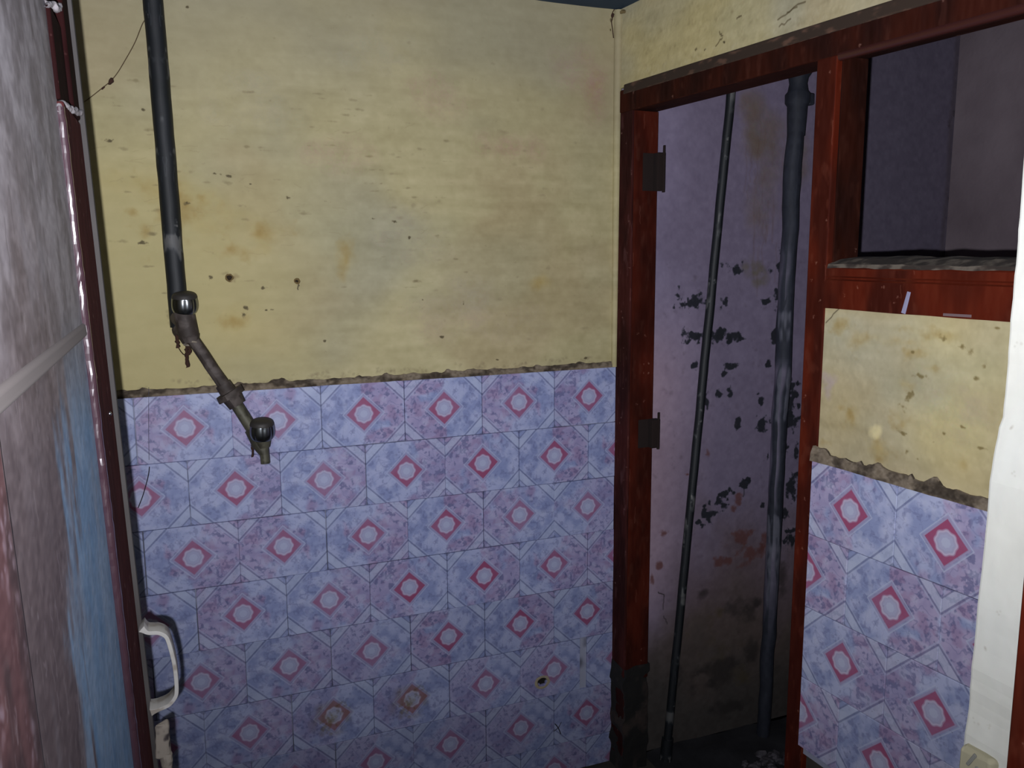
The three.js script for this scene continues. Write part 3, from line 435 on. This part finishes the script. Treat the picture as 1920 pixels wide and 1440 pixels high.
mesh('panel', box(-0.8, -0.3, -1.43, -0.081, -0.03, -0.0012), panelMat, door).userData.label = 'lower scuffed grey and blue panel sheet';
mesh('panel', box(-0.8, -0.3, -0.081, 0.72, -0.03, 0.0), panelMat, door).userData.label = 'upper grey panel sheet';
mesh('panel_edge', jitter(uvm(new RoundedBoxGeometry(0.64, 0.015, 0.01, 30, 0.004).translate(-0.622, -0.077, -0.001)), 0.004, 40, 15), std({ color: 0x7c7472, roughness: 0.9 }), door);
mesh('stile', box(-0.95, -0.8045, -1.43, 0.72, -0.03, 0.0006, 0.001), panelMat, door).userData.label = 'reddish brown stile at the hinge side';
const maroonMap = paintWood([80, 40, 40], [60, 30, 32], [120, 84, 88], 930, 160);
const maroon = new THREE.MeshPhysicalMaterial({ map: maroonMap, roughness: 0.95, specularIntensity: 0.15, bumpMap: plasterBump, bumpScale: 0.002 });
const maroonDark = new THREE.MeshPhysicalMaterial({ map: maroonMap, color: 0x8a8080, roughness: 0.9, specularIntensity: 0.15, bumpMap: plasterBump, bumpScale: 0.002 });
const edgeGrey = std({ map: sheet(0, 0, 0.3, 0.6, 600, (x, y) => { const n = (fbm(x * 20, y * 10, 940, 4) - 0.5) * 40; return [66 + n * 0.6, 63 + n * 0.6, 62 + n * 0.6]; }), roughness: 0.9 });
const E2 = -0.133;
mesh('stile', jitter(box(-0.305, E2, -1.43, 0.166, -0.03, 0.0065, 0.0026), 0.0014, 30, 17), maroon, door).userData.label = 'glossy maroon stile at the free edge';
mesh('moulding', jitter(uvm(rod(V(-0.3035, -1.43, 0.0016), V(-0.3035, 0.16, 0.0016), 0.0056, 0.0056, 16, 200)), 0.0016, 130, 19), new THREE.MeshPhysicalMaterial({ color: 0x3c2830, roughness: 0.3, clearcoat: 1, clearcoatRoughness: 0.22 }), door);
mesh('moulding', jitter(box(-0.305, -0.20, 0.168, 0.262, -0.03, 0.004, 0.0026), 0.002, 30, 23), maroonDark, door).userData.label = 'broken upper maroon moulding, left strip';
mesh('moulding', jitter(box(-0.212, E2, 0.168, 0.72, -0.03, 0.0078, 0.004), 0.002, 30, 25), maroonDark, door).userData.label = 'upper maroon moulding, right strip';
const chalk = std({ color: 0xa9a3a6, roughness: 1 });
mesh('filler', jitter(tube([[-0.312, 0.158, 0.002], [-0.285, 0.166, 0.0045], [-0.25, 0.166, 0.006], [-0.19, 0.172, 0.007], [-0.135, 0.178, 0.0075]], 0.0034, 40, 8), 0.005, 110, 27), chalk, door);
mesh('filler', jitter(tube([[-0.318, 0.258, 0.002], [-0.285, 0.266, 0.0045], [-0.24, 0.272, 0.005], [-0.214, 0.283, 0.006]], 0.0034, 30, 8), 0.006, 110, 29), chalk, door);
mesh('edge_strip', jitter(box(E2, -0.118, -1.43, 0.72, -0.034, 0.0122, 0.001), 0.0012, 24, 31), edgeGrey, door).userData.label = 'dull grey raised strip along the free edge';
{ // D handle: a flat white bar bent out from the edge strip, and the latch plate below it
  const white = std({ map: sheet(0, 0, 0.3, 0.3, 600, (x, y) => { const n = fbm(x * 60, y * 60, 950, 3); return mix([170, 168, 164], [138, 131, 122], sm(0.5, 0.75, n)); }, (g, X, Y) => { for (let k = 0; k < 60; k++) dabs(g, X(rr(0, 0.3)), Y(rr(0, 0.3)), 2, 2, '60,56,70', 0.5, 3, 1.6); }), roughness: 0.5 });
  const path = new THREE.CatmullRomCurve3([[0.0125, -0.4945], [0.02, -0.5015], [0.033, -0.5045], [0.0425, -0.514], [0.0475, -0.545], [0.0485, -0.573], [0.0465, -0.598], [0.0365, -0.6105], [0.023, -0.6145], [0.0125, -0.6165]].map(([z, y]) => V(0, y, z)), false, 'catmullrom', 0.4).getPoints(60);
  const t = 0.0021, out = [], inn = [];
  path.forEach((p, i) => { const a = path[Math.max(0, i - 1)], b = path[Math.min(60, i + 1)], d = b.clone().sub(a).normalize(), end = Math.max(0, 1 - Math.min(i, 60 - i) / 7), w = t * (1 + 1.1 * end * end); out.push(new THREE.Vector2(-(p.z - d.y * w), p.y + d.z * w)); inn.push(new THREE.Vector2(-(p.z + d.y * w), p.y - d.z * w)); });
  const s = new THREE.Shape([...out, ...inn.reverse()]);
  const g = new THREE.ExtrudeGeometry(s, { depth: 0.03, bevelEnabled: true, bevelSize: 0.0006, bevelThickness: 0.0008, bevelSegments: 2 });
  // the shape's x is the door's -z; turn it so that the bar's width runs along the door's x
  g.rotateY(Math.PI / 2); g.translate(-0.156, 0, 0);
  const h = mesh('handle', toCreasedNormals(uvm(g), 0.35), white, door); h.userData.label = 'white D-shaped pull handle';
  const grey = std({ map: sheet(0, 0, 0.2, 0.2, 700, (x, y) => mix([134, 126, 116], [52, 46, 46], sm(0.52, 0.68, fbm(x * 60, y * 60, 960, 3)))), roughness: 0.9 });
  const l = mesh('latch_plate', jitter(uvm(new RoundedBoxGeometry(0.012, 0.05, 0.019, 8, 0.004).translate(-0.136, -0.672, 0.0215)), 0.010, 70, 35), grey, door); l.userData.label = 'corroded grey latch plate';
  mesh('latch_bolt', jitter(uvm(rod(V(-0.137, -0.69, 0.024), V(-0.137, -0.735, 0.024), 0.008, 0.0065, 14, 8)), 0.006, 90, 37), grey, l);
  mesh('handle_screw', new THREE.SphereGeometry(0.0026, 10, 8).translate(-0.2, -0.19, 0.0075), std({ color: 0xd8d8e0, roughness: 0.2, metalness: 1 }), door);
}

// ---------- the water pipe with its two chrome taps ----------
const pipeDark = std({ map: sheet(0, 0, 0.3, 1, 900, (x, y) => { const n = fbm(x * 30, y * 9, 1000, 4), m = fbm(x * 90, y * 40, 1003, 3); let c = mix([12, 17, 21], [24, 28, 34], n); c = mix(c, [132, 130, 126], 0.6 * sm(0.66, 0.78, fbm(x * 26, y * 16, 1007, 3)) * sm(0.4, 0.55, m)); return c; }, (g, X, Y) => { for (let k = 0; k < 50; k++) dabs(g, X(rr(0, 0.3)), Y(rr(0, 1)), 4, 7, '150,146,140', 0.4, 8, 3); for (let k = 0; k < 70; k++) { const x = X(rr(0, 0.3)), y = Y(rr(0, 1)); scratch(g, x, y, x + rr(-4, 4), y + rr(10, 40), '120,120,124', 0.25, 1.5); } }), roughness: 0.6 });
const rust = std({ map: sheet(0, 0, 0.4, 0.4, 900, (x, y) => mix([84, 76, 72], [54, 46, 42], sm(0.35, 0.65, fbm(x * 50, y * 50, 1020, 4)))), roughness: 0.7, metalness: 0.15, bumpMap: plasterBump, bumpScale: 0.002 });
const brass = std({ map: sheet(0, 0, 0.4, 0.4, 900, (x, y) => mix([84, 82, 68], [56, 54, 44], sm(0.35, 0.65, fbm(x * 60, y * 60, 1030, 4)))), roughness: 0.6, metalness: 0.2 });
const chrome = std({ color: 0x84898c, roughness: 0.3, metalness: 1 });
const dullMetal = std({ color: 0x383533, roughness: 0.6, metalness: 0.3 });
const wp = tag(group('water_pipe'), 'black upright water pipe ending in a slanting arm with two chrome taps', 'pipe');
wp.position.set(-1.085, 0.2, 0.0);
const W = (x, y, z) => V(x + 1.085, y - 0.2, z); // wall coordinates to the pipe's own
mesh('riser', uvm(jitter(rod(W(-1.077, 0.15, 0.033), W(-1.0885, 0.915, 0.033), 0.0193, 0.0193, 28, 60), 0.0022, 24, 41)), pipeDark, wp);
function barrel(x, y, z, tilt, parent, label) { // fluted chrome tap knob on an upright stem, under a dull domed cap
  const turned = (pts, flute) => {
    const g = new THREE.LatheGeometry(new THREE.SplineCurve(pts.map((p) => new THREE.Vector2(...p))).getPoints(30).map((p) => new THREE.Vector2(Math.max(0, p.x), p.y)), 72), p = g.attributes.position;
    if (flute) for (let i = 0; i < p.count; i++) { const X = p.getX(i), Z = p.getZ(i), a = Math.atan2(Z, X), h = p.getY(i), k = 1 - 0.05 * Math.pow(0.5 + 0.5 * Math.cos(8 * a), 6) * sm(0.002, 0.01, h) * sm(0.036, 0.03, h); p.setX(i, X * k); p.setZ(i, Z * k); }
    g.computeVertexNormals(); g.rotateX(tilt); const q = W(x, y, z); return g.translate(q.x, q.y, q.z);
  };
  const k = mesh('knob', turned([[0, 0], [0.017, 0], [0.0225, 0.003], [0.0262, 0.012], [0.0268, 0.022], [0.0256, 0.032], [0.0246, 0.035]], true), chrome, parent);
  k.userData.label = label;
  mesh('knob_cap', turned([[0.0252, 0.0335], [0.0247, 0.037], [0.0215, 0.0425], [0.013, 0.0462], [0, 0.0472]], false), dullMetal, parent);
}
{
  const v = mesh('valve_body', mergeGeometries([
    uvm(rod(W(-1.0745, 0.17, 0.035), W(-1.0665, 0.17, 0.075), 0.0215, 0.019, 20)),
    uvm(rod(W(-1.0685, 0.185, 0.066), W(-1.0605, 0.132, 0.072), 0.0215, 0.0205, 24)),
    uvm(rod(W(-1.0605, 0.134, 0.072), W(-1.058, 0.121, 0.073), 0.0215, 0.017, 24)),
    uvm(rod(W(-1.0745, 0.145, 0.035), W(-1.0625, 0.145, 0.07), 0.02, 0.016, 20))]), rust, wp);
  v.userData.label = 'angle valve under the upper chrome knob';
  barrel(-1.065, 0.180, 0.066, 0.12, v, 'upper chrome barrel knob');
  mesh('arm', uvm(jitter(rod(W(-1.060, 0.138, 0.072), W(-0.985, 0.004, 0.086), 0.0128, 0.0128, 20, 12), 0.0015, 60, 43)), rust, wp);
  const u = mesh('union', mergeGeometries([
    uvm(rod(W(-1.0, 0.030, 0.0833), W(-0.990, 0.012, 0.0852), 0.0165, 0.0175, 20)),
    uvm(jitter(rod(W(-0.9895, 0.012, 0.0852), W(-0.983, 0.000, 0.0864), 0.031, 0.031, 8, 1), 0.005, 60, 45)),
    uvm(jitter(rod(W(-0.983, 0.000, 0.0864), W(-0.973, -0.018, 0.0884), 0.0215, 0.019, 6, 1), 0.005, 60, 47))]), rust, wp);
  u.userData.label = 'rusty union nut halfway down the arm';
  mesh('arm', uvm(rod(W(-0.977, -0.012, 0.0876), W(-0.937, -0.088, 0.098), 0.0128, 0.0128, 20)), brass, wp);
  const t = mesh('tap_body', mergeGeometries([
    uvm(rod(W(-0.946, -0.070, 0.0955), W(-0.933, -0.101, 0.101), 0.0165, 0.017, 20)),
    uvm(rod(W(-0.927, -0.088, 0.104), W(-0.925, -0.112, 0.106), 0.021, 0.0135, 20)),
    uvm(rod(W(-0.9365, -0.098, 0.1), W(-0.9245, -0.124, 0.108), 0.0165, 0.0105, 20))]), brass, wp);
  t.userData.label = 'brass tap body at the end of the arm';
  barrel(-0.9265, -0.094, 0.104, 0.12, t, 'lower chrome barrel knob');
  mesh('spout', uvm(rod(W(-0.9245, -0.11, 0.108), W(-0.9235, -0.146, 0.11), 0.0098, 0.0098, 20)), brass, t);
  const thread = std({ color: 0x8c8274, roughness: 1 });
  mesh('thread_tape', jitter(new THREE.TorusGeometry(0.0145, 0.0028, 6, 16).rotateX(1.2).translate(...W(-1.0575, 0.119, 0.074).toArray()), 0.005, 90, 49), thread, wp);
}
// fibres and dirt that hang on the pipework
const fibre = std({ color: 0x3a241a, roughness: 1 }), web = std({ color: 0x55452f, roughness: 1 });
const hang = (name, label, parts) => { const o = tag(group(name), label, 'fibre'); o.position.set(...parts[0][0][0]); for (const [pts, r] of parts) mesh('strand', jitter(tube(pts.map((p) => p.map((v, i) => v - parts[0][0][0][i])), r, 24, 6), r * 1.6, 260, 51), fibre, o); return o; };
hang('dirt_strand', 'brown clump of fibres hanging left of the upper tap valve', [[[[-1.083, 0.148, 0.05], [-1.0845, 0.132, 0.052], [-1.084, 0.118, 0.052], [-1.0835, 0.108, 0.052]], 0.0036], [[[-1.0835, 0.13, 0.052], [-1.076, 0.126, 0.055], [-1.068, 0.13, 0.058]], 0.0022], [[[-1.0835, 0.109, 0.052], [-1.079, 0.1, 0.053], [-1.073, 0.093, 0.053], [-1.069, 0.092, 0.054]], 0.0008]]);
hang('dirt_strand', 'longer brown clump of fibres hanging under the upper tap valve', [[[[-1.068, 0.13, 0.06], [-1.0665, 0.112, 0.06], [-1.068, 0.094, 0.06], [-1.0675, 0.075, 0.06], [-1.0665, 0.066, 0.06]], 0.0034], [[[-1.0665, 0.112, 0.06], [-1.060, 0.104, 0.06], [-1.060, 0.098, 0.06], [-1.067, 0.092, 0.06]], 0.003], [[[-1.063, 0.127, 0.062], [-1.0615, 0.112, 0.061], [-1.0605, 0.1, 0.06]], 0.0018]]);
hang('dirt_strand', 'small dark clump of fibres hanging under the lower tap', [[[[-0.9435, -0.1, 0.09], [-0.948, -0.112, 0.088], [-0.9465, -0.122, 0.086], [-0.9475, -0.135, 0.086]], 0.0022], [[[-0.948, -0.112, 0.088], [-0.9435, -0.117, 0.088], [-0.94, -0.113, 0.09]], 0.0014]]);
{
  const o = tag(group('cobweb_thread'), 'sagging dusty cobweb thread between the black pipe and the door', 'cobweb'); o.position.set(-1.178, 0.647, 0.02);
  const L = (p) => [p[0] + 1.178, p[1] - 0.647, p[2] - 0.02];
  mesh('thread', tube([[-1.1, 0.778, 0.018], [-1.108, 0.767, 0.019], [-1.126, 0.727, 0.02], [-1.146, 0.692, 0.02], [-1.165, 0.662, 0.02], [-1.178, 0.647, 0.02], [-1.194, 0.633, 0.02], [-1.219, 0.612, 0.02], [-1.25, 0.592, 0.01], [-1.28, 0.578, -0.006]].map(L), 0.0009, 60, 5), web, o);
  mesh('dust_clump', jitter(new THREE.SphereGeometry(0.005, 12, 8).scale(1.5, 0.8, 0.8).rotateZ(0.9).translate(0.002, 0.001, 0), 0.005, 200, 53), fibre, o);
  mesh('dust_clump', jitter(new THREE.SphereGeometry(0.003, 10, 8).scale(1.2, 0.8, 0.8).rotateZ(0.8).translate(-0.013, -0.012, 0), 0.003, 200, 55), fibre, o);
}
{
  const o = tag(group('cobweb_thread'), 'dark broken cobweb in the upper corner under the slate ceiling', 'cobweb'); o.position.set(-0.03, 0.88, 0.004);
  mesh('thread', tube([[0.004, 0.016, 0.01], [0.001, 0.008, 0.006], [0.003, 0, 0.004], [0.0, -0.012, 0.004], [0.003, -0.03, 0.004], [0.006, -0.05, 0.004]], 0.0012, 24, 5), fibre, o);
  mesh('dust_clump', jitter(new THREE.SphereGeometry(0.004, 10, 8).scale(1, 1.5, 1).translate(0.002, 0.002, 0.004), 0.004, 200, 57), fibre, o);
  mesh('dust_clump', jitter(new THREE.SphereGeometry(0.006, 12, 8).scale(1.8, 0.8, 0.8).rotateZ(0.2).translate(0.026, 0.012, 0.016), 0.006, 160, 59), std({ color: 0x6a5c3c, roughness: 1 }), o);
}

// ---------- pipes in the toilet room ----------
{
  const p = tag(group('drain_pipe'), 'thin black leaning pipe in front of the purple wall in the doorway', 'pipe'); p.position.set(0.154, FLOOR, 0.05);
  mesh('pipe', uvm(jitter(rod(V(-0.004, -0.02, 0), V(0.165, 2.05, 0.0), 0.0118, 0.0118, 18, 80), 0.0022, 14, 61)), pipeDark, p);
  mesh('pipe_socket', uvm(rod(V(-0.003, -0.01, 0), V(0.002, 0.06, 0), 0.018, 0.0165, 16)), pipeDark, p);
}
{
  const p = tag(group('soil_pipe'), 'thick black cast iron soil pipe with a collar beside the red post', 'pipe'); p.position.set(0.49, FLOOR, 0.06);
  const iron = std({ map: sheet(-0.06, -0.05, 0.09, 2.6, 700, (x, y) => { // tar black, with the wall's lilac distemper slopped along its left side
    const n = fbm(x * 24, y * 7, 1050, 4), mid = -0.002 + 0.0103 * y; let c = mix([24, 28, 38], [44, 48, 60], n);
    c = mix(c, [104, 98, 116], 0.9 * sm(0.002, -0.008, x - mid + 0.03 * (fbm(y * 7, 2, 1061, 3) - 0.5)) * sm(0.4, 0.55, fbm(3, y * 6, 1063, 3)) * sm(1.55, 1.3, y) * sm(0.2, 0.6, y));
    c = mix(c, [112, 112, 124], 0.7 * sm(0.62, 0.74, fbm(x * 40, y * 9, 1053, 3)) * sm(1.6, 1.2, y) * sm(0.2, 0.6, y)); return c.map((v) => v + (fbm(x * 90, y * 60, 1067, 2) - 0.5) * 16); }), roughness: 0.75, bumpMap: plasterBump, bumpScale: 0.003 });
  mesh('pipe', uvm(jitter(rod(V(-0.002, -0.02, 0), V(0.018, 1.76, 0), 0.019, 0.0235, 22, 90), 0.008, 12, 63)), iron, p);
  mesh('collar', uvm(new THREE.LatheGeometry([[0.0235, 1.75], [0.0255, 1.79], [0.027, 1.828], [0.033, 1.836], [0.0335, 1.858], [0.027, 1.866], [0.0235, 1.885], [0.026, 1.90], [0.036, 1.915], [0.044, 1.93], [0.046, 2.0], [0.046, 2.53]].map((q) => new THREE.Vector2(...q)), 26).translate(0.022, 0, 0)), iron, p);
  mesh('lug', uvm(jitter(new RoundedBoxGeometry(0.02, 0.03, 0.03, 3, 0.004).translate(0.05, 1.845, 0.01), 0.004, 60, 65)), iron, p);
}
{ // rubble on the toilet floor
  const gs = []; for (let k = 0; k < 260; k++) { const r = rr(0.004, 0.017), g = new THREE.IcosahedronGeometry(r, 0); g.scale(rr(0.7, 1.6), rr(0.4, 0.9), rr(0.7, 1.4)); g.rotateY(rr(0, 6)); const a = rr(0, 6.28), q = Math.sqrt(rnd()); g.translate(0.38 + 0.17 * q * Math.cos(a), FLOOR + 0.012 + 0.06 * (1 - q) + r * 0.2, 0.36 + 0.2 * q * Math.sin(a)); gs.push(uvm(g)); }
  const m = mesh('rubble', mergeGeometries(gs), std({ map: sheet(0, 0, 0.5, 0.5, 500, (x, y) => { const n = fbm(x * 80, y * 80, 1070, 3); return mix([96, 92, 98], [46, 44, 48], sm(0.3, 0.7, n)); }), roughness: 0.9 }), scene, true);
  tag(m, 'heap of grey rubble chips on the toilet floor behind the threshold', 'rubble', 'stuff');
}
renderer.render(scene, camera);
